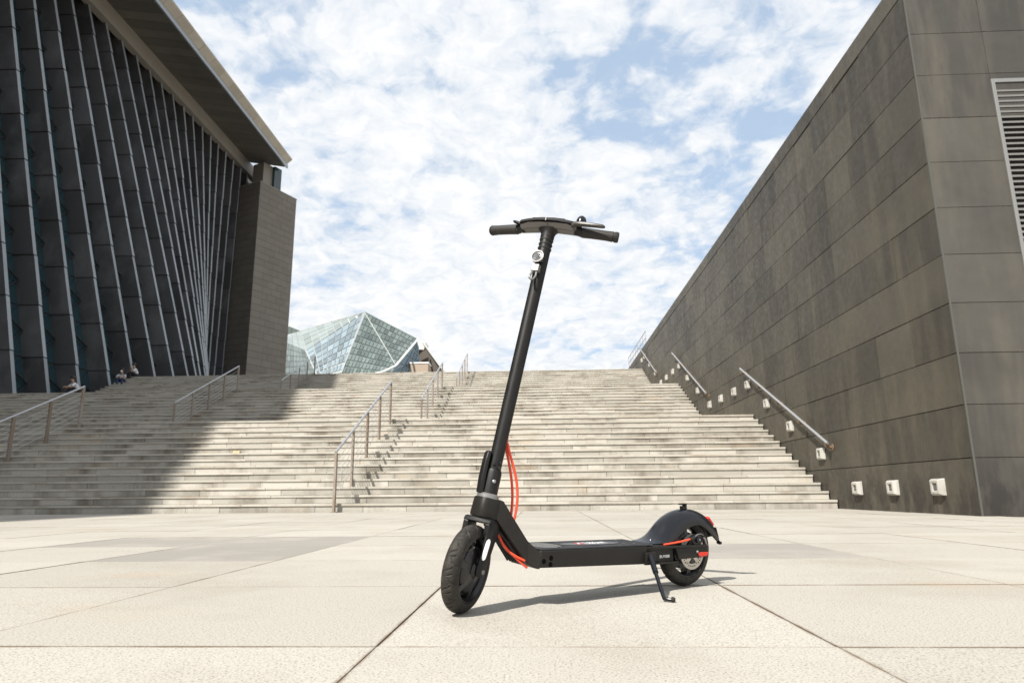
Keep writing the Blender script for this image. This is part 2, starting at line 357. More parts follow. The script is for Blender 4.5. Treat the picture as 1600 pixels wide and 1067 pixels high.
# ------------------------------------------------------------------ right building: dark stone wall
WX, WY, ROWH, Z0W, WTOP = 5.60, 9.25, 0.695, 0.045, 8.03
wall = empty('dark_stone_building', (WX, WY, 0), 'tall dark slate-clad building with flush panels along the right of the stairs', 'building')
WO = (WX, WY, 0)
WEND = 44.5
MB().box(0.035, 22, 0.035, WEND-WY, -0.02, WTOP-0.05).build('wall_core', M_dark, wall)
panels = []; wrest = MB()
def wedges(y0, y1, ph):
    ys = [y0]; y = y0+ph
    while y < y1-0.4:
        ys.append(y); y += random.choice((0.95, 1.02, 1.02, 1.1, 1.3))
    return ys+[y1]
zrows = [(-0.01, Z0W+ROWH)]+[(Z0W+ROWH*k, Z0W+ROWH*(k+1)) for k in range(1, 11)]
for ri, (za, zb) in enumerate(zrows):
    ye = wedges(WY, WEND, random.choice((1.5, 1.05, 1.25)))
    for a, b in zip(ye, ye[1:]):
        if zb < stair_z(a)-0.2: continue
        panels.append((WX+random.uniform(-.006, .005), WX+0.033, a+.0045+(0.0 if a > WY else 0.034), b-.0045, za+.006, zb-.006, 0))
ye = wedges(WY, WEND, 1.9)
for a, b in zip(ye, ye[1:]): panels.append((WX-0.012, WX+0.3, a+.002+(0.034 if a == WY else 0), b-.002, Z0W+ROWH*11+.005, WTOP, 0))
LX0, LX1, LZ0, LZ1 = 6.665, 8.75, 2.13, 6.20
for ri, (za, zb) in enumerate(zrows+[(Z0W+ROWH*11, WTOP)]):
    xs = [WX, 6.665, 7.7, 8.75, 9.8]+[10.85+1.05*k for k in range(6)]
    for a, b in zip(xs, xs[1:]):
        if LX0-.01 <= a < LX1-.01 and za > LZ0-0.1 and zb < LZ1+0.1: continue
        if a == 6.665 and ri == 9: pass
        panels.append((a+.002 if a > WX else WX, b-.002, WY+random.uniform(-.003, .003), WY+0.033, za+.004, zb-.004, 1))
panels.sort(key=lambda p: (p[0]**2+p[2]**2))
for k, (a, b, c, d, e, g, fr) in enumerate(panels):
    m = M_slatef if fr else M_slate
    if k < 299: block('wall_panel', a, b, c, d, e, g, m, wall, WO)
    else: wrest.box(a-WX, b-WX, c-WY, d-WY, e, g)
o = wrest.build('wall_panel', M_slate, wall); o['kind'] = 'stuff'
MB().box(0.02, 22, 0.02, WEND-WY, WTOP-0.06, WTOP-0.01).build('roof', M_dark, wall)
lv = MB().box(LX0-WX, LX1-WX, 0.03, 0.034, LZ0, LZ1).build('louvre', M_dark, wall)
fb = MB()
for (a, b, c, d) in ((LX0, LX0+.05, LZ0, LZ1), (LX1-.05, LX1, LZ0, LZ1), (LX0+.05, LX1-.05, LZ1-.06, LZ1), (LX0+.05, LX1-.05, LZ0, LZ0+.06)):
    fb.box(a-WX, b-WX, -0.02, 0.03, c, d)
fb.build('louvre_frame', M_lframe, lv, bevel=0.004)
for k in range(int((LZ1-LZ0-.14)/0.084)):
    z = LZ0+0.08+k*0.084
    s = MB().add([(LX0+.05-WX, -.012, z), (LX1-.05-WX, -.012, z), (LX1-.05-WX, -.012, z+.03), (LX0+.05-WX, -.012, z+.03), (LX0+.05-WX, .027, z+.035), (LX1-.05-WX, .027, z+.035), (LX1-.05-WX, .027, z+.05), (LX0+.05-WX, .027, z+.05)],
        [(0,1,2,3), (7,6,5,4), (0,4,5,1), (3,2,6,7), (0,3,7,4), (1,5,6,2)]).build('slat', M_louvre, lv)

MB().box(-.006, .020, -.006, -.001, 0.0, WTOP-.36).build('corner_trim', M_trimc, wall)
# wall handrails
WR = [((13.45, 1.22), (18.72, 3.62)), ((22.75, 3.52), (28.1, 5.97)), ((32.4, 5.95), (37.4, 8.23))]
for k, ((ya, za), (yb, zb)) in enumerate(WR):
    e = empty('wall_handrail', (WX-0.13, ya, za), {0: 'longest steel wall handrail on rusty brackets beside the lowest flight', 1: 'steel wall handrail on the dark wall beside the middle flight', 2: 'smallest steel wall handrail near the top end of the dark wall'}[k], 'handrail', 'handrails fixed to the dark wall')
    MB().tube([(0, 0, 0), (0, yb-ya, zb-za)], 0.027, 12).build('rail', M_steel, e, smooth=40)
    for i in range(5):
        t = 0.02+0.24*i; y = (yb-ya)*t; z = (zb-za)*t
        MB().tube([(0, y, z-0.02), (0, y, z-0.07), (0.02, y, z-0.11), (0.125, y, z-0.12)], 0.022, 10).lathe((0.115, y, z-0.12), (1, 0, 0), [(0.0, 0), (0.065, 0), (0.065, 0.013), (0.0, 0.013)], 20).build('bracket', M_rust, e, smooth=40)
# parapet railing at the far end of the wall
e = empty('parapet_railing', (WX+0.15, 36.6, WTOP), 'thin metal guard railing on top of the far end of the dark wall', 'railing')
for i in range(8): MB().box(-.015, .015, i*1.05-.015, i*1.05+.015, 0, 0.86).build('baluster', M_steel, e)
for z in (0.87, 0.5, 0.2): MB().tube([(0, -0.1, z), (0, 7.6, z)], 0.018, 8).build('rail', M_steel, e, smooth=40)

# wall lights
LIGHTS = [(10.10, .372), (11.37, .372), (12.63, .372), (14.07, 1.055), (15.62, 1.75), (17.08, 2.45), (18.50, 3.14), (19.85, 3.14), (21.32, 3.14), (22.78, 3.14),
          (24.33, 3.84), (25.9, 4.56), (27.33, 5.28), (28.7, 5.28), (30.2, 5.28), (31.6, 5.28), (33.0, 5.97), (34.6, 6.69), (36.15, 7.40), (37.2, 7.40)]
def make_light():
    e = empty('wall_light', (0, 0, 0)); hy, hz, d, g = 0.145, 0.118, 0.08, 0.056
    mb = MB()
    A = [(0.0, y*hy, z*hz) for y, z in ((-1, -1), (1, -1), (1, 1), (-1, 1))]
    A2 = [(-d*.45, y*hy*.97, z*hz*.97) for y, z in ((-1, -1), (1, -1), (1, 1), (-1, 1))]
    B = [(-d, y*hy*.72, z*hz*.80) for y, z in ((-1, -1), (1, -1), (1, 1), (-1, 1))]
    Cc = [(-d, y*g*1.1, z*g) for y, z in ((-1, -1), (1, -1), (1, 1), (-1, 1))]; D = [(-d+.020, y*.88, z*.88) for _, y, z in Cc]
    mb.loft([A, A2, B, Cc, D], 0, caps=False); cs = mb.build('casing', M_lightc, e, bevel=0.008, smooth=30)
    MB().add([(x-.001, y, z) for x, y, z in D], [(0, 1, 2, 3)]).build('lens', M_lens, e)
    return e
proto = make_light()
def copy_tree(o, parent=None):
    c = o.copy(); COL.objects.link(c); c.parent = parent
    for ch in list(o.children): copy_tree(ch, c)
    return c
ordn = ['first', 'second', 'third', 'fourth', 'fifth', 'sixth', 'seventh', 'eighth', 'ninth', 'tenth', 'eleventh', 'twelfth', 'thirteenth', 'fourteenth', 'fifteenth', 'sixteenth', 'seventeenth', 'eighteenth', 'nineteenth', 'twentieth']
lights = [proto]+[copy_tree(proto) for _ in LIGHTS[1:]]
for k, (e, (y, z)) in enumerate(zip(lights, LIGHTS)):
    e.location = (WX-0.004, y, z)
    where = 'low above the plaza' if k < 3 else 'beside the lowest flight' if k < 7 else 'over the lower landing' if k < 10 else 'beside the middle flight' if k < 13 else 'over the upper landing' if k < 16 else 'near the top of the stairs'
    tag(e, f'square cream wall light {where}, {ordn[k]} from the wall corner', 'wall light', 'square lights along the dark wall')

# ------------------------------------------------------------------ left building with slanted fins
hall = empty('finned_hall', (-32, 27, 4.6), 'huge shaded hall with slanted dark fins, glass and a wide overhanging roof', 'building')
HO = Vector((-32, 27, 4.6))
TH = lambda v: v-HO
FINS = [(27.4, -26.6), (29.5, -26.3), (31.5, -26.0), (33.4, -25.7), (35.4, -25.4), (37.4, -24.95), (39.4, -24.7), (41.46, -24.5), (43.45, -24.3), (45.46, -24.3), (47.37, -24.6), (49.3, -25.2), (51.05, -25.65), (52.85, -26.4),
        (54.7, -27.3), (56.4, -28.1), (58.2, -29.2), (59.9, -30.3), (61.5, -31.2), (63.2, -31.8), (64.9, -32.1), (66.7, -32.2), (68.4, -32.3)]
ZT, ZB, ZREF = 35.2, 4.55, 8.3
def fin_x(i, z, dx=0):
    y, xb = FINS[i]; return -32+(xb+32)*(34.6-z)/(34.6-ZREF)+dx
DEP, THK = 1.22, 0.25
NSEG = 11; ZS = [ZB+(ZT-ZB)*k/NSEG for k in range(NSEG+1)]
for i, (y, xb) in enumerate(FINS):
    mb = MB()
    def q(z, inn):
        x = fin_x(i, z); return [(x-inn, y-THK/2+inn, z), (x-inn, y+THK/2-inn, z), (x-DEP+inn, y+THK/2-inn, z), (x-DEP+inn, y-THK/2+inn, z)]
    fin = mb.loft([q(ZB, .03), q(ZT, .03)]).build('fin', M_core, hall, T=TH)
    for k in range(NSEG):
        a, b = ZS[k]+.018, ZS[k+1]-.018
        j = random.uniform(-.012, .012)
        ra = [Vector(p)+Vector((j+.045, j-.05, 0)) for p in q(a, 0)]; rb = [Vector(p)+Vector((j, j, 0)) for p in q(b, 0)]
        mb = MB().loft([ra, rb], 0); mb.m[0] = 1
        mb.build('fin_panel', [M_fin, M_edge], fin, T=TH)
        # bright edge strip standing proud of the front edge
for i in range(len(FINS)-1):
    gy0, gy1 = FINS[i][0]+THK/2, FINS[i+1][0]-THK/2
    bay = MB().loft([[(fin_x(i, ZB, -1.14), gy0, ZB), (fin_x(i+1, ZB, -1.14), gy1, ZB), (fin_x(i+1, ZB, -1.20), gy1, ZB), (fin_x(i, ZB, -1.20), gy0, ZB)],
                     [(fin_x(i, ZT, -1.14), gy0, ZT), (fin_x(i+1, ZT, -1.14), gy1, ZT), (fin_x(i+1, ZT, -1.20), gy1, ZT), (fin_x(i, ZT, -1.20), gy0, ZT)]]).build('glazing_bay', M_core, hall, T=TH)
    if i > 12: continue
    for k in range(NSEG):
        a, b = ZS[k]+.05, ZS[k+1]-.05; ym = (gy0+gy1)/2
        P = [(fin_x(i, a, -1.10), gy0+.03, a), (fin_x(i+1, a, -1.10), gy1-.03, a), (fin_x(i+1, b, -1.10), gy1-.03, b), (fin_x(i, b, -1.10), gy0+.03, b)]
        MB().loft([P, [(x-.02, y, z) for x, y, z in P]]).build('glass_pane', M_glassd, bay, T=TH)
        if i < 8:
            c = Vector((fin_x(i, a, -.95), gy0+.04, a)); d = Vector((fin_x(i+1, (a+b)/2, -.95), gy1-.04, (a+b)/2)); e2 = Vector((fin_x(i, b, -.95), gy0+.04, b))
            MB().tube([c, d, e2], 0.055, 6).build('brace', M_brace, bay, T=TH)
YA, YB = -45, 68.2
MB().box(-75, -33.4, YA, 71.5, 0, 36.2).box(-33.38, -29.6, 70.3, 71.4, 20, 36.2).build('wall_core', M_core, hall, T=TH)
MB().loft([[(-27.6, y, 36.46), (-75, y, 37.6), (-75, y, 36.6), (-31.72, y, 36.32), (-27.72, y, 35.72)] for y in (YA, YB)]).build('roof', M_soffit, hall, T=TH)
MB().box(-32.3, -31.7, YA, 70.2, 34.9, 36.25).build('roof_beam', M_beam, hall, T=TH)
def prof_seg(name, prof, y0, y1, m, inset=0.012):
    return MB().loft([[(x, y, z) for x, z in prof] for y in (y0+inset, y1-inset)]).build(name, m, hall, T=TH)
FAS = [(-27.0, 36.52), (-27.04, 36.40), (-27.52, 35.98), (-27.72, 35.98), (-27.72, 36.52)]
prof_seg('fascia_panel', FAS, YA, 32, M_fascia)
y = 32.0
while y < YB-0.1: prof_seg('fascia_panel', FAS, y, min(y+1.81, YB+0.6), M_fascia); y += 1.81
prof_seg('fascia_trim', [(-27.545, 35.974), (-27.56, 35.58), (-27.70, 35.58), (-27.70, 35.974)], YA, YB+0.3, M_trim)
SOF = [(-27.705, 35.60), (-31.69, 36.26), (-31.69, 36.30), (-27.705, 35.64)]
prof_seg('soffit_panel', SOF, YA, 34, M_soffit)
y = 34.0
while y < YB-0.1: prof_seg('soffit_panel', SOF, y, min(y+1.06, YB), M_soffit, 0.015); y += 1.06

# ------------------------------------------------------------------ tower
tower = empty('stone_tower', (-29.42, 66, 6.9), 'tall taupe stone-clad tower block at the far end of the finned hall', 'tower')
tower.rotation_euler.z = -R(24)      # local x = along the shaded face to the left is -x, local y = along the right face
TD, TW, TZ = 5.3, 9.0, 26.0
MB().box(-TW+.03, -.03, .03, TD-.03, 0, TZ-.02).build('tower_core', M_dark, tower)
def tpanel(x0, x1, y0, y1, z0, z1): block('cladding_panel', x0, x1, y0, y1, z0, z1, M_tower, tower)
NR = 37; rh = TZ/NR
for k in range(NR):
    z0, z1 = k*rh+.012, (k+1)*rh-.012; s = (k % 2)*0.65
    ys = [0, 1.3+s, 2.6+s, 3.9+s if 3.9+s < TD-.4 else TD, TD] ; ys = sorted(set(ys))
    for a, b in zip(ys, ys[1:]): tpanel(-.028, random.uniform(0, .006), a+.008, b-.008, z0, z1)
    xs = [-TW, -5.2+s, -3.9+s, -2.6+s, -1.3+s if -1.3+s < -.4 else -.9, -.03]
    for a, b in zip(xs, xs[1:]): tpanel(a+.008, b-.008, -.004+random.uniform(0, .005), .028, z0, z1)
MB().box(-1.9, -0.35, .6, 2.6, TZ-.02, TZ+2.6).build('cap_block', M_beam, tower)
MB().box(-0.34, -0.05, 1.9, 2.9, TZ-.02, TZ+2.6).build('cap_glazing', M_glassd, tower)
MB().box(-TW, .03, -.03, TD+.03, TZ-.018, TZ+.10).build('coping', M_beam, tower)

# ------------------------------------------------------------------ glass pyramid behind the stairs
pyr = empty('glass_pyramid', (-26, 92, 6.9), 'faceted glass pyramid with white ribs rising behind the top of the stairs', 'glass building')
PO = Vector((-26, 92, 6.9)); TP = lambda v: v-PO
def V(*a): return Vector(a)
A = V(-25.47, 95, 26.19); Rr = V(-18.06, 98, 22.61); CB = V(-26.2, 88, 16.4); LR = V(-36.46, 100, 24.8); LF = V(-40.9, 106, 25.67)
FO = V(-32.7, 92, 19.99); FB = V(-30.25, 89, 16.61); L2 = V(-38.2, 99, 22.74); BL = V(-19.66, 91, 17.38); BE = V(-20.29, 89.5, 16.57)
CB0 = V(-26.3, 87, 15); FB0 = V(-29.1, 87.6, 15); BE0 = V(-20.5, 88.6, 15); L20 = V(-38.6, 98.3, 15)
def facet(name, quad, nu, nv, gl, mu, w=0.11, vmul=1.0):
    a, b, c, d = quad   # a-b bottom, d-c top
    n = (b-a).cross(d-a).normalized()
    if n.y > 0: n = -n
    def pt(u, v): return (a*(1-u)+b*u)*(1-v)+(d*(1-u)+c*u)*v
    base = MB().loft([[pt(i/nu, j/nv)-n*.10 for i in range(nu+1)] for j in range(nv+1)], closed=False).build(name, mu, pyr, T=TP)
    for i in range(nu):
        for j in range(nv):
            u0, u1, v0, v1 = i/nu, (i+1)/nu, j/nv, (j+1)/nv
            P = [pt(u0, v0), pt(u1, v0), pt(u1, v1), pt(u0, v1)]
            cen = sum(P, Vector())/4; sz = min((P[1]-P[0]).length+(P[2]-P[3]).length, (P[3]-P[0]).length+(P[2]-P[1]).length)/2
            k = max(0.5, 1-w*1.3/max(sz, .05))
            P = [cen+(p-cen)*k for p in P]
            MB().loft([P, [p-n*.06 for p in P]], caps=True).build('glass_pane', gl, base, T=TP)
near = lambda p, q, t: p+(q-p)*t
facet('glass_facet', (CB0, BE0, near(A, Rr, .985), near(A, Rr, .02)), 14, 11, M_gg, M_mullg, .06)
facet('glass_facet', (BE0, V(-17.6, 97.4, 15), V(-17.9, 98, 21.6), near(A, Rr, .985)), 4, 5, M_gbd, M_mullg, .09)
facet('glass_facet', (FB0, CB0, near(A, CB, .02), FO), 8, 8, M_gb, M_mull, .075)
facet('glass_facet', (FO, near(A, FO, .02), near(A, LR, .02), LR), 8, 4, M_gp, M_mull, .06)
facet('glass_facet', (L2, FO, LR, LF), 3, 4, M_gp, M_mull, .06)
facet('glass_facet', (L20, FB0, FO, L2), 8, 8, M_gg, M_mullg, .07)
facet('glass_facet', (V(-46, 114, 20), V(-39, 112, 20), V(-40.3, 110, 27.25), V(-43.1, 112, 28.63)), 3, 4, M_gg, M_mullg, .07)
MB().prism([(-38.6, 98.3, 6.9), (-29.1, 87.6, 6.9), (-26.3, 87, 6.9), (-20.5, 88.6, 6.9), (-17.6, 97.4, 6.9), (-25, 104, 6.9)], (0, 0, 8.08)).build('plinth', M_tan, pyr, T=TP)
MB().tube([A, CB0], .07, 6).build('ridge_rib', M_mull, pyr, T=TP)
MB().tube([A, Rr], .10, 6).build('ridge_rib', M_mullg, pyr, T=TP)
MB().tube([A, near(A, LR, 1)], .08, 6).build('ridge_rib', M_mull, pyr, T=TP)
MB().tube([A, BL], .07, 6).build('ridge_rib', M_mull, pyr, T=TP)
MB().tube([Rr+V(.1, -.3, .1), BL+V(0, -.4, 0), BE+V(-.5, -.5, -.2), V(-23, 86, 15)], .14, 8).build('edge_beam', M_white, pyr, T=TP)
MB().tube([FO, FB0], .10, 6).build('ridge_rib', M_mull, pyr, T=TP)
annex = empty('brown_annex', (-16.5, 100, 6.9), 'brown wedge-shaped canopy building with white edge right of the glass pyramid', 'building')
AO = Vector((-16.5, 100, 6.9)); TA = lambda v: v-AO
MB().prism([(-19.0, 101, 6.9), (-19.0, 101, 22.0), (-17.6, 100, 22.4), (-14.0, 98.0, 17.6), (-7.0, 98, 8), (-7, 98, 6.9)], (0, 10, 0)).build('wall', M_brown, annex, T=TA)
MB().tube([(-17.6, 99.6, 22.55), (-14.2, 97.6, 17.9), (-7.2, 97.6, 8.2)], .14, 8).build('edge_beam', M_mull, annex, T=TA)
MB().prism([(-18.7, 99.9, 21.6), (-18.0, 99.6, 22.9), (-17.2, 99.6, 22.6), (-17.5, 99.9, 21.5)], (0, 3, 0)).build('ridge_cap', M_white, annex, T=TA)
tan = empty('tan_kiosk', (-17.3, 96, 6.9), 'small tan box-shaped stone kiosk in front of the brown canopy', 'kiosk')
MB().box(-1.3, 1.3, -1, 1.5, 0, 11.55).build('wall', M_tan, tan); MB().box(-1.38, 1.38, -1.08, 1.58, 11.552, 11.75).build('coping', M_white, tan)
for o_ in tan.children: o_.scale = (1, 1, 1)

# ------------------------------------------------------------------ people
M_skin = mat('skin', (0.36, 0.22, 0.15), 0.6); M_hair = mat('black_hair', (0.015, 0.013, 0.012), 0.6)
M_shirt = mat('white_shirt_cloth', (0.62, 0.63, 0.65), 0.85); M_grey = mat('pale_patterned_cloth', (0.42, 0.44, 0.45), 0.85)
M_jean = mat('blue_jeans', (0.025, 0.04, 0.10), 0.85); M_blk = mat('black_trousers', (0.015, 0.015, 0.017), 0.85); M_shoe = mat('white_shoe', (0.55, 0.55, 0.55), 0.6)
def skinmesh(name, verts, edges, rad, m, parent, sub=2):
    me = bpy.data.meshes.new(name); me.from_pydata(verts, edges, []); me.materials.append(m)
    o = bpy.data.objects.new(name, me); COL.objects.link(o); o.parent = parent
    md = o.modifiers.new('skin', 'SKIN'); md.use_smooth_shade = True
    if not me.skin_vertices: me.skin_vertices.new()
    for i, r in enumerate(rad):
        rx = r if isinstance(r, tuple) else (r, r)
        me.skin_vertices[0].data[i].radius = rx; me.skin_vertices[0].data[i].use_root = (i == 0)
    s = o.modifiers.new('sub', 'SUBSURF'); s.levels = sub; s.render_levels = sub
    return o
def person(loc, rz, label, shirt, trousers, lean=0.18, mask=False, arms='knees'):
    e = empty('person', loc, label, 'person'); e.rotation_euler.z = rz      # faces local -y, origin under the seat
    c = (0, -lean*0.55, 0.30); n = (0, -lean, 0.50); hd = (0, -lean-0.06, 0.66)
    S_ = lambda s: (s*.17, -lean*.95, .44)
    El = lambda s: (s*.24, -lean-.14, .24); Wr = (lambda s: (s*.10, -lean-.32, .26)) if arms == 'knees' else (lambda s: (s*.06, -lean-.16, .52))
    Hp = lambda s: (s*.09, 0, .09); Kn = lambda s: (s*.13, -.40, .24); An = lambda s: (s*.12, -.42, -.20); To = lambda s: (s*.13, -.58, -.26)
    vs = [(0, 0, .10), c, n, hd, (0, hd[1]-.01, .76)]; ed = [(0, 1), (1, 2), (2, 3), (3, 4)]; rd = [(.13, .10), (.12, .09), .05, .085, .06]
    for s in (-1, 1):
        b = len(vs); vs += [S_(s), El(s), Wr(s), (Wr(s)[0]*.6, Wr(s)[1]-.07, Wr(s)[2]-.02), Hp(s), Kn(s), An(s), To(s)]
        rd += [.05, .04, .03, .03, .075, .055, .042, .035]
        ed += [(1, b), (b, b+1), (b+1, b+2), (b+2, b+3), (0, b+4), (b+4, b+5), (b+5, b+6), (b+6, b+7)]
    body = skinmesh('body', vs, ed, rd, M_skin, e)
    vs = [(0, 0, .10), c, (0, -lean*.95, .45)]; ed = [(0, 1), (1, 2)]; rd = [(.155, .125), (.15, .115), (.09, .08)]
    for s in (-1, 1):
        b = len(vs); vs += [S_(s), near(Vector(S_(s)), Vector(El(s)), .8)]; rd += [.068, .058]; ed += [(1, b), (b, b+1)]
    skinmesh('shirt', vs, ed, rd, shirt, e)
    vs = [(0, 0, .06)]; ed = []; rd = [(.15, .12)]
    for s in (-1, 1):
        b = len(vs); vs += [Hp(s), Kn(s), near(Vector(Kn(s)), Vector(An(s)), .93)]; rd += [.095, .073, .06]; ed += [(0, b), (b, b+1), (b+1, b+2)]
        MB().loft([[(To(s)[0]+x*w, y_, z_) for x, z_ in ((-.045, -.30), (.045, -.30), (.04, -.30+hh), (-.04, -.30+hh))] for (y_, w, hh) in ((-.36, .8, .09), (-.46, 1, .10), (-.58, 1, .06), (-.64, .7, .03))]).build('shoe', M_shoe, e, bevel=.01)
    skinmesh('trousers', vs, ed, rd, trousers, e)
    hx = MB()
    for r_ in range(7):
        pass
    hx.loft([[(hd[0]+rr*math.cos(a), hd[1]+.022+rr*1.1*math.sin(a), zz) for a in [2*math.pi*k/14 for k in range(14)]] for rr, zz in ((.088, .66), (.102, .70), (.10, .75), (.075, .80), (.03, .822))])
    hx.build('hair', M_hair, e, smooth=60)
    nose_y = hd[1]-.088
    MB().loft([[(x*.012, nose_y+.012-d_, .655+z_) for x, z_ in ((-1, 0), (1, 0), (.6, .035), (-.6, .035))] for d_ in (0, .02)]).build('nose', M_skin, e)
    for s in (-1, 1): MB().box(s*.034-.012, s*.034+.012, nose_y+.004, nose_y+.012, .690, .700).build('eye', M_hair, e)
    if mask: MB().loft([[(.062*math.sin(a), hd[1]-.096*math.cos(a)-.004, z_) for a in [R(q) for q in (-60, -30, 0, 30, 60)]] for z_ in (.60, .64, .675)], closed=False).build('face_mask', M_white, e)
    return e
person((-21.75, 31.0, 5.07), R(-35), 'person in a white shirt bent forward, half hidden behind the left handrail', M_shirt, M_blk, lean=0.30)
tag(block('stone_bench', -22.3, -21.4, 30.75, 31.35, 4.62, 5.065, M_riser, None), 'low stone block under the bent person in white', 'bench')
person((-23.15, 36.42, 6.44), R(12), 'person in blue jeans with a white face mask sitting on the shaded steps', M_grey, M_jean, lean=0.20, mask=True)
person((-22.95, 37.35, 6.935), R(-40), 'person in a white shirt and black trousers with hand at face, highest of the sitters', M_shirt, M_blk, lean=0.16, arms='face')

# ------------------------------------------------------------------ electric scooter
LEAN = R(4.0)
hv = Vector((-0.743, -0.564, 0)).normalized(); l0 = Vector((-hv.y, hv.x, 0)); zv = Vector((0, 0, 1))
lv_ = math.cos(LEAN)*l0-math.sin(LEAN)*zv; uv = math.cos(LEAN)*zv+math.sin(LEAN)*l0
sco = empty('electric_scooter', (0, 0, 0), 'matte black electric kick scooter with red cables parked on its kickstand', 'scooter')
MM = Matrix.Identity(4)
for i in range(3): MM[i][0] = hv[i]; MM[i][1] = lv_[i]; MM[i][2] = uv[i]
MM[0][3], MM[1][3], MM[2][3] = 0.487, 2.655, 0.0012
sco.matrix_world = MM
def black(name, c, rough, spec=0.4, dust=0.12):
    m = mat(name, c, rough, spec=spec); t = m.node_tree; P = wpos(t)
    d1 = mth(t, 'MULTIPLY', ramp(t, noise(t, P, 22, 6, 0.7), [(0.42, (0,)*3), (0.75, (1,)*3)]), dust)
    d2 = mth(t, 'MULTIPLY', ramp(t, noise(t, P, 160, 3, 0.6), [(0.60, (0,)*3), (0.70, (1,)*3)]), dust*1.2)
    t.links.new(mixc(t, mth(t, 'MAXIMUM', d1, d2), c, (0.16, 0.145, 0.115)), t.nodes['Principled BSDF'].inputs['Base Color'])
    bump(t, noise(t, P, 900, 2), 0.0003, 0.35)
    n_ = noise(t, P, 14, 5, 0.6); t.links.new(ramp(t, n_, [(0.3, (rough-.06,)*3), (0.7, (rough+.10,)*3)]), t.nodes['Principled BSDF'].inputs['Roughness'])
    return m
K_matte = black('matte_black_paint', (0.0085, 0.0083, 0.0082), 0.44, 0.3, 0.03)
K_frame = black('charcoal_frame_paint', (0.0125, 0.0112, 0.010), 0.46, 0.3, 0.04)
K_rub = black('tyre_rubber', (0.018, 0.0165, 0.0145), 0.62, 0.3, 0.20)
K_grip = black('grip_rubber', (0.020, 0.019, 0.017), 0.6, 0.4, 0.05)
K_gloss = mat('gloss_black_plastic', (0.006, 0.007, 0.010), 0.22, spec=0.45)
K_mat = black('deck_rubber', (0.014, 0.014, 0.016), 0.55, 0.3, 0.08)
K_oval = mat('deck_logo_patch', (0.075, 0.078, 0.08), 0.5)
K_shell = mat('bar_shell_grey', (0.085, 0.078, 0.072), 0.45)
K_lever = mat('lever_grey', (0.045, 0.042, 0.038), 0.4, spec=0.5)
K_red = mat('red_cable', (0.80, 0.075, 0.03), 0.4)
K_refl = mat('red_reflector', (0.62, 0.035, 0.02), 0.25)
K_sil = mat('silver_alloy', (0.22, 0.215, 0.21), 0.42, 0.5)
K_disc = mat('brake_disc_steel', (0.50, 0.47, 0.42), 0.4, 0.6)
K_white = mat('white_reflector', (0.75, 0.75, 0.74), 0.35)
K_alloy = mat('black_alloy', (0.012, 0.012, 0.013), 0.3, spec=0.5)
K_hole = mat('screw_recess', (0.002, 0.002, 0.002), 0.9, spec=0.1)
K_bolt = mat('bright_steel', (0.27, 0.27, 0.27), 0.4, 0.6)
K_lensm = mat('headlight_lens', (0.20, 0.205, 0.21), 0.15, 0.5)
K_wtext = mat('white_print', (0.78, 0.78, 0.78), 0.5)
K_rtext = mat('red_print', (0.60, 0.03, 0.03), 0.5)
P0 = V(.839, 0, .329); uu = V(-.229, 0, .973).normalized(); ff = V(uu.z, 0, -uu.x); yy = V(0, 1, 0)
STEER = Matrix.Rotation(R(33), 3, uu)
ST = lambda v: P0+STEER@(v-P0)
ax_ = lambda d, f=0, y=0: P0+uu*d+ff*f+yy*y       # d up the steering axis, f forward of it, y to the rider's left
HUBF = V(.918, 0, .1262); HUBR = V(-.034, 0, .1255); RW = .1255

def tyre(c, parent, T=None):
    W_, NS, NC = .0255, 432, 30
    prof = []
    for k in range(NC+1):
        a = -math.pi*1.02/2+math.pi*1.02*k/NC
        prof.append((a, W_*math.copysign(abs(math.sin(a))**.9, a), .031*(math.cos(a)**.8 if math.cos(a) > 0 else 0)))
    P_ = 2*math.pi/15; rings = []
    for i in range(NS):
        ph = 2*math.pi*i/NS; t = (ph % P_)/P_; ring = []
        for (a, w, hgt) in prof:
            s = a/(math.pi/2); g = 0
            if abs(s) < .74:
                for (s0, t0, s1, t1) in ((-.62, .05, .30, .48), (.30, .48, .05, .95), (.62, .55, .12, .80), (-.25, .70, -.68, .92), (-.05, .02, .40, .16)):
                    u_ = (s-s0)/(s1-s0)
                    if 0 <= u_ <= 1:
                        dt = abs(t-(t0+(t1-t0)*u_)); dt = min(dt, 1-dt)
                        g = max(g, 1-dt/.05)
            lip = .0012 if .80 < abs(s) < .86 else 0
            r = RW-.031+hgt-.0028*max(0, min(1, g*1.7))-lip
            ring.append((c.x+r*math.cos(ph), c.y+w, c.z+r*math.sin(ph)))
        ring += [(c.x+(RW-.036)*math.cos(ph), c.y+.019, c.z+(RW-.036)*math.sin(ph)), (c.x+(RW-.036)*math.cos(ph), c.y-.019, c.z+(RW-.036)*math.sin(ph))]
        rings.append(ring)
    rings.append(rings[0])
    return MB().loft(rings, caps=False).build('tyre', K_rub, parent, smooth=38, T=T, merge=True)
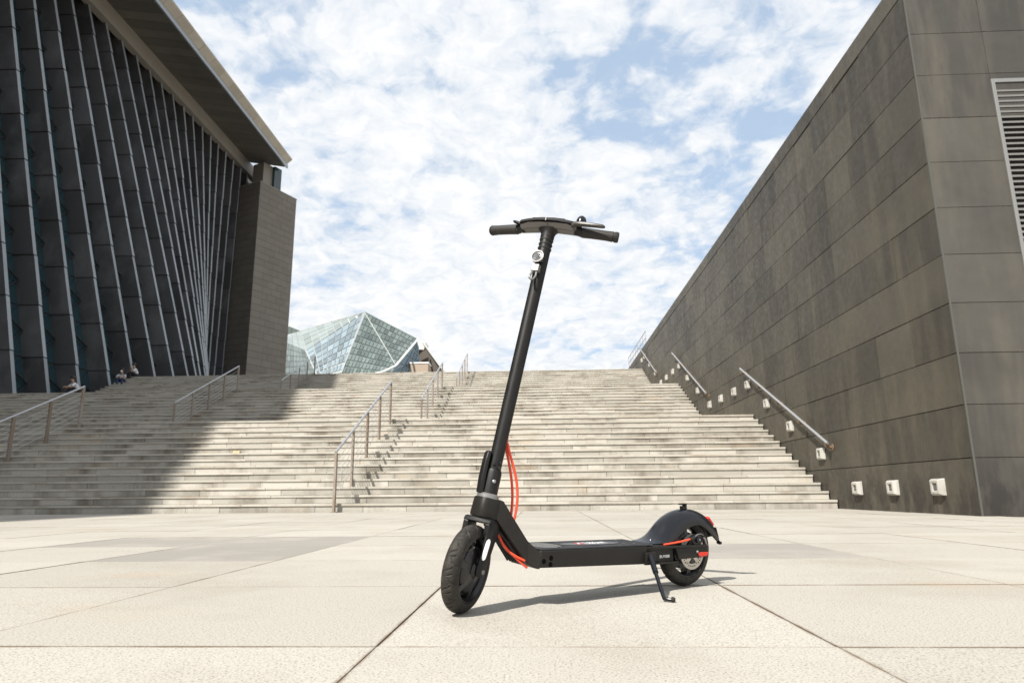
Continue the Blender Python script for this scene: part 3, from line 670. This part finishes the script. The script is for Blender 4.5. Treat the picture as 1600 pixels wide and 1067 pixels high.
def wheel(name, c, T, spokes=6):
    rim = MB().lathe(c, yy, [(.094, .022), (.089, .023), (.084, .016), (.080, .010), (.080, -.010), (.084, -.016), (.089, -.023), (.094, -.022)], 64)
    w = rim.build(name, K_alloy, sco, smooth=35, T=T); w['label'] = 'front wheel turned towards the camera' if name == 'front_wheel' else 'rear wheel with silver brake disc'
    tyre(c, w, T)
    MB().lathe(c, yy, [(0, .034), (.018, .034), (.024, .026), (.058, .020), (.066, .014), (.068, -.014), (.066, -.016), (.024, -.028), (.018, -.034), (0, -.034)], 48).build('hub', K_alloy, w, smooth=35, T=T)
    for k in range(spokes):
        a = 2*math.pi*k/spokes+.4; d = V(math.cos(a), 0, math.sin(a)); q_ = V(-math.sin(a), 0, math.cos(a))
        MB().loft([[c+d*r_+q_*(s*wd)+yy*t_ for s, t_ in ((-1, -th), (1, -th), (1, th), (-1, th))] for r_, wd, th in ((.020, .013, .026), (.055, .009, .021), (.084, .012, .013))]).build('spoke', K_alloy, w, bevel=.002, T=T)
    MB().tube([c+V(.03, .008, .055), c+V(.034, .03, .072)], .003, 8).build('valve', K_sil, w, T=T)
    return w
wf = wheel('front_wheel', HUBF, ST); wr = wheel('rear_wheel', HUBR, None)
# brake disc with holes
disc = MB(); n_ = 60
for k in range(n_):
    a0, a1 = 2*math.pi*k/n_, 2*math.pi*(k+1)/n_
    hole = k % 5 == 0
    for (r0, r1) in (((.043, .047), (.047, .052), (.052, .063)) if k % 2 else ((.043, .049), (.054, .063)) if not hole else ((.043, .0455), (.0495, .063))):
        Pq = [HUBR+V(r*math.cos(a), .0385, r*math.sin(a)) for r, a in ((r0, a0), (r1, a0), (r1, a1), (r0, a1))]
        disc.loft([Pq, [p+V(0, .002, 0) for p in Pq]])
for k in range(5):
    a = 2*math.pi*k/5+.3; d = V(math.cos(a), 0, math.sin(a)); q_ = V(-math.sin(a), 0, math.cos(a))
    Pq = [HUBR+V(0, .0383, 0)+d*.012-q_*.010, HUBR+V(0, .0383, 0)+d*.0435-q_*.007, HUBR+V(0, .0383, 0)+d*.0435+q_*.007, HUBR+V(0, .0383, 0)+d*.012+q_*.010]
    disc.loft([Pq, [p+V(0, .0022, 0) for p in Pq]])
disc.build('brake_disc', K_disc, wr)

# fork
crown = MB().loft([[ax_(d, f, y) for f, y in ((-.030*w, -.047*w), (.036*w, -.043*w), (.043*w, 0), (.036*w, .043*w), (-.030*w, .047*w))] for d, w in ((-.0655, .86), (-.069, 1.02), (-.081, 1.06))]).build('fork', K_matte, sco, bevel=.004, smooth=40, T=ST)
for s in (-1, 1):
    rings = []
    for t, wf_, th in ((.04, .034, .008), (.2, .030, .0095), (.42, .024, .009), (.8, .022, .008), (.98, .022, .008), (1.10, .015, .007)):
        p = ax_(-.070, .002, 0).lerp(HUBF, t) + yy*s*(.038+.004*min(t*4, 1))
        rings.append([p+ff*a+yy*s*b for a, b in ((-wf_, -th), (wf_*.8, -th), (wf_, -th*.2), (wf_*.3, th*1.25), (-wf_, th*1.25))])
    leg = MB().loft(rings).build('fork_leg', K_matte, crown, bevel=.003, smooth=40, T=ST)
    rings = []
    for t, w_ in ((.36, .002), (.40, .0062), (.48, .0068), (.66, .0068), (.74, .0062), (.78, .002)):
        p = ax_(-.070, .002, 0).lerp(HUBF, t)+yy*s*.0480+ff*.0155; tw = (ff*.83-yy*s*.62).normalized(); tn = (ff*.62+yy*s*.83).normalized()
        rings.append([p+tw*a+tn*b for a, b in ((-w_, -.003), (w_, -.003), (w_, .0015), (-w_, .0015))])
    MB().loft(rings).build('reflector_strip', K_white, leg, bevel=.0008, T=ST)
    MB().lathe(HUBF+yy*s*.0495, yy*s, [(0, .006), (.006, .006), (.008, .003), (.008, 0), (0, 0)], 6).build('axle_nut', K_sil, leg, T=ST)
for s in (-1, 1):
    MB().loft([[ax_(d, f, s*y) for f, y in ((-.033*w, .030), (.038*w, .026), (.040*w, .044), (-.033*w, .0495))] for d, w in ((-.080, 1), (-.108, .95), (-.122, .8))] ).build('crown_cheek', K_matte, crown, bevel=.004, T=ST)

# head tube and neck
def ring_sup(d, a, b, f0=0, n=24, e=.62):
    return [ax_(d, f0+a*math.copysign(abs(math.cos(t))**e, math.cos(t)), b*math.copysign(abs(math.sin(t))**e, math.sin(t))) for t in [2*math.pi*k/n for k in range(n)]]
fr = MB().loft([ring_sup(-.064, .036, .037, -.001), ring_sup(-.058, .038, .039, -.001), ring_sup(-.012, .036, .037, -.001), ring_sup(-.006, .034, .035, -.001)]).build('frame', K_frame, sco, smooth=35)
def sec(T_, B_, hw, hb=None): 
    hb = hb or hw; return [V(T_[0], -hw, T_[1]), V(T_[0], hw, T_[1]), V(B_[0], hb, B_[1]), V(B_[0], -hb, B_[1])]
MB().loft([sec((.820, .322), (.842, .268), .032), sec((.803, .316), (.830, .264), .036), sec((.763, .2575), (.775, .1965), .044), sec((.722, .199), (.718, .128), .053), sec((.690, .1675), (.697, .117), .070), sec((.684, .1670), (.688, .116), .074)]).build('neck', K_frame, fr, bevel=.003, smooth=12)
for k in range(6):
    y = -.036+k*.0115
    MB().loft([[V(.8225+o_, y+s, .246+q_) for o_, q_, s in ((0, 0, -.0025), (0, 0, .0025), (.006, -.005, .002), (.006, -.005, -.002))],
               [V(.768+o_, y*1.15+s, .187+q_) for o_, q_, s in ((0, 0, -.003), (0, 0, .003), (.006, -.005, .002), (.006, -.005, -.002))],
               [V(.722+o_, y*1.3+s, .131+q_) for o_, q_, s in ((0, 0, -.003), (0, 0, .003), (.006, -.005, .002), (.006, -.005, -.002))]]).build('vent_rib', K_matte, fr, bevel=.001)
MB().lathe(ax_(-.006), uu, [(0, 0), (.034, 0), (.034, .010), (.029, .014), (0, .014)], 40).build('headset_ring', K_bolt, fr, smooth=30)

# stem, folding latch
H = .915
stem = MB().tube([ax_(.0), ax_(H-.012)], .0215, 40).build('stem', K_matte, sco, smooth=40)
MB().loft([ring_sup(.008, .026, .026, 0, 24, .8), ring_sup(.072, .0255, .0255, 0, 24, .8), ring_sup(.082, .0235, .0235, 0, 24, .9)]).build('latch_sleeve', K_matte, stem, smooth=35, T=ST)
azp = lambda d, r, az, tr=0: P0+uu*d+(ff*math.cos(az)+yy*math.sin(az))*r+(-ff*math.sin(az)+yy*math.cos(az))*tr
LZ = R(-38)
lever = MB().loft([[azp(d, f0+f, LZ, y) for f, y in ((-.007*w, -.015*w), (.006*w, -.012*w), (.006*w, .012*w), (-.007*w, .015*w))] for d, f0, w in ((.004, .032, 1), (.05, .035, 1.05), (.10, .036, 1), (.128, .034, .95), (.134, .032, .7))]).build('latch_lever', K_matte, stem, bevel=.003, smooth=30, T=ST)
for d, az, r0, r, m in ((.045, 42, .0265, .0058, K_bolt), (.104, 68, .0215, .0055, K_alloy), (.088, 62, .0225, .005, K_alloy), (.096, 14, .0215, .004, K_alloy)):
    nn = ff*math.cos(R(az))+yy*math.sin(R(az))
    MB().lathe(azp(d, r0, R(az)), nn, [(0, .005), (r*.6, .005), (r, .003), (r, -.004), (0, -.004)], 14).build('bolt', m, stem, smooth=40, T=ST)
for k in range(4):
    MB().lathe(ax_(H-.075+k*.016), uu, [(.021, -.003), (.0238, -.0012), (.0238, .0012), (.021, .003)], 36).build('rib_ring', K_grip, stem, smooth=40, T=ST)
# headlight
hl = MB().lathe(ax_(.790, .012), ff+uu*.06, [(0, .0), (.012, 0), (.018, .012), (.0205, .030), (.0205, .035), (.0175, .035), (.015, .030)], 36).build('headlight', K_alloy, sco, smooth=30, T=ST)
MB().lathe(ax_(.790, .012)+(ff+uu*.06).normalized()*.0335, ff+uu*.06, [(0, -.001), (.006, .0015), (.0075, -.001), (.012, 0), (.0135, -.002), (.0178, .0022), (.019, .001), (.019, -.002)], 36).build('lens', K_lensm, hl, smooth=25, T=ST)
MB().lathe(ax_(.790, .012)+(ff+uu*.06).normalized()*.0, ff+uu*.06, [(.0208, .022), (.0222, .024), (.0222, .034), (.0208, .034)], 36).build('bezel', K_alloy, hl, smooth=25, T=ST)
hk = MB().box(-1, 1, -1, 1, -1, 1, T=lambda v: ax_(.752+v.z*.0125, .034+v.x*.010, v.y*.0135)).build('bag_hook', K_sil, sco, bevel=.002, T=ST)
MB().tube([ax_(.742, .036, .006), ax_(.722, .040, .008), ax_(.710, .046, .006), ax_(.703, .052, .0), ax_(.708, .056, -.006), ax_(.722, .048, -.008), ax_(.742, .036, -.006)], .0035, 10).build('hook_loop', K_sil, hk, smooth=60, T=ST)

# handlebar
TILT = lambda y: .005-.028*y
hb = lambda y: (-.030*(y/.24)**2, .007*(1-(y/.105)**2) if abs(y) < .105 else 0)
def hsec(y, pts):
    f0, d0 = hb(y); return [ax_(H+d0+d+TILT(y), f0+f, y) for f, d in pts]
bar = MB().loft([hsec(y, [(f*k, d) for f, d in ((-.034, .004), (-.030, .016), (-.012, .021), (.016, .021), (.034, .016), (.038, .004))]) for y, k in [(-.107, .72), (-.10, .86), (-.07, .97), (-.035, 1.04), (0, 1.07), (.035, 1.04), (.07, .97), (.10, .86), (.107, .72)]]).build('handlebar', K_matte, sco, bevel=.002, smooth=40, T=ST)
MB().loft([hsec(y, [(-.030*k, .002), (.034*k, .002), (.020*k, -.016+abs(y)*.01), (-.018*k, -.016+abs(y)*.01)]) for y, k in [(-.104, .75), (-.07, .95), (-.03, 1.0), (.03, 1.0), (.07, .95), (.104, .75)]]).build('bar_shell', K_shell, bar, bevel=.002, smooth=40, T=ST)
MB().loft([ring_sup(H-.045, .0228, .0228, 0, 24, .95), ring_sup(H-.020, .0235, .024, 0, 24, .95), ring_sup(H-.010, .025, .028, 0, 24, .9), ring_sup(H-.002, .028, .038, 0, 24, .8)]).build('stem_collar', K_matte, bar, smooth=40, T=ST)
MB().loft([hsec(y, [(-.024, .0215), (-.010, .0228), (.014, .0228), (.028, .0205)]) for y in (-.06, -.02, .02, .06)], closed=False).build('display', K_gloss, bar, T=ST)
MB().box(-1, 1, -1, 1, -1, 1, T=lambda v: ax_(H+.020+v.z*.006, .0385+v.x*.003, -.002+v.y*.0015)).build('panel_gap', K_alloy, bar, T=ST)
for s in (-1, 1):
    g0, g1 = .112, .240 if s > 0 else .232
    pts = [ax_(H-.002+hb(y)[1]-.004+TILT(s*y), hb(y)[0], s*y) for y in (g0, .118, .12, .15, .20, .222, .2225, .226, .2265, g1-.004, g1)]
    gr = MB().tube(pts, [.0155, .0155, .0178, .0172, .0168, .0178, .0160, .0160, .0182, .0182, .0160], 28).build('grip', K_grip, bar, smooth=35, T=ST)
    MB().tube([ax_(H-.002+TILT(s*.095), 0, s*.095), ax_(H-.004+TILT(s*.114), -.007, s*.114)], .0165, 24).build('grip_collar', K_matte, bar, smooth=40, T=ST)
# brake lever and bell on the rider's left, throttle on the right
MB().loft([[ax_(H+d+dd, f+a, y) for a, dd in ((-w, -t_), (w, -t_), (w, t_), (-w, t_))] for y, f, d, w, t_ in ((.088, .020, .004, .012, .006), (.104, .026, .009, .012, .006), (.125, .029, .008, .010, .006), (.160, .029, .005, .009, .0055), (.198, .027, .002, .008, .005), (.206, .026, .001, .005, .003))]).build('brake_lever', K_lever, bar, bevel=.003, smooth=35, T=ST)
bl = MB().lathe(ax_(H+.021, .010, .114), uu, [(0, .028), (.008, .025), (.014, .019), (.017, .009), (.017, 0), (0, 0)], 28).build('bell', K_gloss, bar, smooth=40, T=ST)
MB().loft([[ax_(H+d+dd, f+a, -y) for a, dd in ((-w, -t_), (w, -t_), (w, t_), (-w, t_))] for y, f, d, w, t_ in ((.102, .010, .012, .012, .005), (.118, .016, .016, .010, .004), (.128, .024, .016, .006, .003))]).build('throttle', K_matte, bar, bevel=.002, T=ST)

# deck
dz = lambda x: .1585+.0125*x/.7          # top line of the deck
db = lambda x: .094+.037*x
def dsec(x, hw, b=None, t=0): f_ = -hw if hw < .07 else -.088; return [V(x, f_, dz(x)+t), V(x, hw, dz(x)+t), V(x, hw, db(x) if b is None else b), V(x, f_, db(x) if b is None else b)]
deck = MB().loft([dsec(.688, .075), dsec(.46, .075), dsec(.232, .075)]).build('deck', K_frame, sco, bevel=.004, smooth=30)
MB().loft([[V(x, -.087, dz(x)+.0005), V(x, .074, dz(x)+.0005), V(x, .070, dz(x)+.004), V(x, -.083, dz(x)+.004)] for x in (.688, .45, .20)]).build('deck_mat', K_mat, deck, bevel=.001)
def oval(x0, ra, rb, z, m, nm): MB().add([V(x0+ra*math.copysign(abs(math.cos(a))**.8, math.cos(a)), rb*math.sin(a), dz(x0+ra*math.cos(a))+z) for a in [2*math.pi*k/40 for k in range(40)]], [tuple(range(40))]).build(nm, m, deck)
oval(.425, .125, .034, .0052, K_oval, 'logo_patch')
oval(.625, .055, .060, .0050, K_gloss, 'charge_port_cover')
def text(s, size, m, T, parent, name='lettering'):
    c = bpy.data.curves.new('t', 'FONT'); c.body = s; c.size = size; c.align_x = 'CENTER'; c.align_y = 'CENTER'; c.extrude = .0; c.offset = size*.03
    o = bpy.data.objects.new('t', c); COL.objects.link(o); bpy.context.view_layer.update()
    me = bpy.data.meshes.new_from_object(o.evaluated_get(bpy.context.evaluated_depsgraph_get())); bpy.data.objects.remove(o)
    for v in me.vertices: v.co = T(v.co.copy())
    me.materials.clear(); me.materials.append(m); o = bpy.data.objects.new(name, me); COL.objects.link(o); o.parent = parent; return o
text('TURBOANT', .030, K_wtext, lambda v: V(.405-v.x*.62, -v.y*1.45, dz(.40-v.x*.62)+.0062), deck)
MB().add([V(.475+a, b, dz(.475)+.0060) for a, b in ((-.014, -.014), (.014, -.014), (.014, .014), (-.014, .014))], [(0, 1, 2, 3)]).build('logo_square', K_rtext, deck)
MB().add([V(.475+a, b, dz(.475)+.0066) for a, b in ((.004, .013), (.012, .013), (-.001, -.012), (-.009, -.012))], [(0, 1, 2, 3)]).build('logo_stroke', K_wtext, deck)
for x, z in ((.676, .1385), (.648, .147), (.650, .128)):
    MB().lathe(V(x, .0752, z), yy, [(0, .0004), (.0075, .0004), (.0085, -.001), (.0085, -.004)], 18).build('screw', K_hole, deck, smooth=30)
for x, y in ((.30, .03), (.285, -.02), (.265, .045), (.27, -.045), (.60, .05)): MB().lathe(V(x, y, dz(x)+.0055), zv, [(0, .001), (.003, .001), (.004, 0)], 10).build('deck_screw', K_oval, deck)
# rear section and arms
rear = MB().loft([dsec(.233, .062, .100), dsec(.15, .060, .098), dsec(.085, .058, .098)]).build('rear_mount', K_frame, sco, bevel=.003, smooth=30)
for s in (-1, 1):
    MB().loft([[V(x, s*(.066+a), z+b) for a, b in ((-.008, -.004), (.008, -.004), (.008, .004), (-.008, .004))] for x, z in ((.234, .1565), (.10, .152), (-.072, .149))]).build('top_flange', K_frame, rear, bevel=.002)
    MB().loft([[V(x, s*(.064+a), z+b) for a, b in ((-.006, -.003), (.007, -.003), (.007, .003), (-.006, .003))] for x, z in ((.234, .1015), (.07, .099))]).build('lower_lip', K_frame, rear, bevel=.0015)
    MB().prism([V(x, s*.052, z) for x, z in ((.085, .148), (.066, .107), (-.066, .109), (-.088, .124), (-.086, .149))], V(0, s*.017, 0)).build('axle_arm', K_frame, rear, bevel=.003)
    rf = MB().prism([V(x, s*.0692, z) for x, z in ((-.030, .125), (-.034, .115), (-.044, .111), (-.078, .113), (-.086, .126), (-.044, .1275))], V(0, s*.004, 0)).build('side_reflector', K_refl, rear, bevel=.0012)
    MB().lathe(V(-.028, s*.0695, .129), yy*s, [(0, .004), (.004, .0035), (.0055, .001), (.0055, -.002)], 14).build('screw', K_sil, rear, smooth=40)
text('EN. P10200', .013, K_wtext, lambda v: V(.135-v.x*.8, .0625, .121+v.y), rear)
# kickstand
ks = MB().tube([V(.224, .080, .130), V(.252, .132, .085)], .0095, 14).build('kickstand', K_gloss, sco, smooth=40)
MB().tube([V(.248, .124, .091), V(.295, .204, .030), V(.301, .214, .0235), V(.296, .226, .0222), V(.288, .238, .0225)], [.0068, .0062, .0062, .0060, .0060], 14).build('kickstand_leg', K_gloss, ks, smooth=40)
MB().lathe(V(.286, .240, .0228), V(-.5, .8, 0), [(0, .006), (.006, .005), (.0085, 0), (.0085, -.006), (0, -.006)], 16).build('kickstand_foot', K_rub, ks, smooth=40)
MB().box(.200, .245, .062, .084, .108, .142).build('kickstand_bracket', K_frame, ks, bevel=.003)
MB().lathe(V(.222, .084, .126), yy, [(0, .005), (.004, .005), (.0065, .002), (.0065, -.002)], 14).build('screw', K_sil, ks, smooth=40)
# rear fender
path = [((.195, .1655), (.165, .165), .058), ((.165, .170), (.125, .164), .058), ((.132, .189), (.090, .161), .056), ((.106, .222), (.066, .158), .053), ((.077, .248), (.049, .166), .050), ((.028, .270), (.020, .194), .047), ((-.035, .278), (-.037, .222), .045),
        ((-.095, .270), (-.088, .217), .044), ((-.149, .245), (-.126, .192), .041), ((-.188, .208), (-.160, .172), .036), ((-.208, .166), (-.194, .152), .030)]
rings = []
for (cx, cz), (ex, ez), w_ in path:
    rings.append([V(ex, 0, ez)+V(cx-ex, 0, cz-ez)*(max(0, math.cos(a))**.58)+yy*(w_*math.sin(a)) for a in [R(q) for q in (-90, -78, -60, -40, -20, 0, 20, 40, 60, 78, 90)]])
fd = MB().loft(rings, closed=False, caps=False).build('fender', K_gloss, sco, smooth=60)
sm = fd.modifiers.new('thick', 'SOLIDIFY'); sm.thickness = .003; sm.offset = -1
ssf = fd.modifiers.new('sub', 'SUBSURF'); ssf.levels = 2; ssf.render_levels = 2
MB().loft([[V(x, y, z) for x, y, z in ((-.150+i_, -.022, .244+q_), (-.150+i_, .022, .244+q_), (-.184+i_, .019, .212+q_), (-.184+i_, -.019, .212+q_))] for i_, q_ in ((.004, -.004), (-.004, .003))]).build('tail_light', K_refl, fd, bevel=.004, smooth=40)
MB().loft([[V(x, s_*w_, z) for s_, x, z in ((-1, x0, z0), (1, x0, z0), (1, x0-.004, z0-.003), (-1, x0-.004, z0-.003))] for x0, z0, w_ in ((-.188, .205, .024), (-.208, .172, .018), (-.222, .155, .010), (-.230, .146, .006))]).build('mud_flap', K_matte, fd, bevel=.001)
MB().lathe(V(-.230, .006, .144), yy, [(0, -.010), (.005, -.010), (.007, 0), (.005, .008), (0, .008)], 14).build('flap_knob', K_matte, fd, smooth=40)
MB().box(-.045, -.022, -.008, .008, .274, .285).box(-.045, -.014, -.008, .008, .290, .295).box(-.045, -.036, -.008, .008, .285, .290).build('folding_catch', K_matte, fd, bevel=.0012)
MB().lathe(V(.176, .036, .1785), zv, [(0, .0), (.004, .0), (.006, -.004)], 12).build('screw', K_alloy, fd)
# rear brake
cp = MB().prism([V(x, .044, z) for x, z in ((-.012, .152), (-.006, .178), (-.030, .190), (-.056, .186), (-.066, .166), (-.050, .150))], V(0, .022, 0)).build('brake_caliper', K_alloy, sco, bevel=.004, smooth=40)
MB().lathe(V(-.034, .066, .170), yy, [(0, .010), (.007, .010), (.011, .006), (.011, 0), (0, 0)], 18).build('piston', K_gloss, cp, smooth=35)
MB().lathe(V(-.034, .0755, .171), yy, [(0, .003), (.004, .002), (.004, 0)], 10).build('screw', K_sil, cp, smooth=35)
MB().tube([V(-.012, .070, .180), V(-.025, .072, .190), V(-.045, .072, .192), V(-.060, .070, .186)], .0018, 8).build('brake_wire', K_sil, cp, smooth=60)
MB().tube([V(-.060, .072, .178), V(-.066, .074, .172), V(-.070, .074, .160), V(-.078, .074, .150)], [.003, .004, .0035, .002], 8).build('brake_arm', K_sil, cp, smooth=60)
MB().tube([V(.012, .070, .175), V(-.014, .070, .181)], .0055, 12).build('barrel_adjuster', K_alloy, cp, smooth=40)
# cables
def bez(p0, p1, p2, p3, n=18):
    return [p0*(1-t)**3+p1*3*t*(1-t)**2+p2*3*t*t*(1-t)+p3*t**3 for t in [i/n for i in range(n+1)]]
MB().tube(bez(V(.135, .058, .160), V(.10, .062, .163), V(.05, .068, .168), V(.008, .070, .1755)), .0035, 10).build('rear_brake_cable', K_red, sco, smooth=60)
g0 = ax_(.178, -.022)
gm = MB().lathe(ax_(.176, -.0205), -ff, [(0, .005), (.006, .005), (.009, .002), (.009, -.002)], 18).build('cable_grommet', K_red, stem, smooth=40)
MB().loft([[ax_(d, f, y) for f, y in ((-.019, -.007), (-.019, .007), (-.025, .006), (-.025, -.006))] for d in (.160, .190)]).build('cable_clip', K_red, stem, bevel=.003)
for k, (dy, bul) in enumerate(((.006, .030), (-.006, .016))):
    a = ax_(.172, -.024, dy); b = V(.752, dy*1.2, .236)
    MB().tube(bez(a, a-ff*.02-uu*.05, b+V(-bul-.016, dy, .12), b, 24), .0042, 10).build('red_cable', K_red, sco, smooth=60)
MB().tube(bez(V(.802, .012, .221), V(.792, .016, .175), V(.770, .030, .158), V(.728, .048, .140)), .0038, 10).build('red_cable', K_red, sco, smooth=60)
MB().tube(bez(V(.803, .004, .222), V(.790, .010, .185), V(.760, .034, .150), V(.716, .044, .118)), .0036, 10).build('red_cable', K_red, sco, smooth=60)
# small litter on the steps
M_leaf = mat('dry_paper', (0.42, 0.33, 0.20), 0.8)
lf = MB().loft([[(x, y+.012*math.sin(x*40), z) for x in (-.08, -.04, 0, .04, .08)] for y, z in ((-.05, .004), (-.015, .022), (.012, .060), (.02, .075))], closed=False).build('paper_scrap', M_leaf)
lf.location = (-7.40, 16.415, 1.324); tag(lf, 'small crumpled tan paper scrap lying on a sunlit step of the lowest flight', 'litter')
sm2 = lf.modifiers.new('thick', 'SOLIDIFY'); sm2.thickness = .002
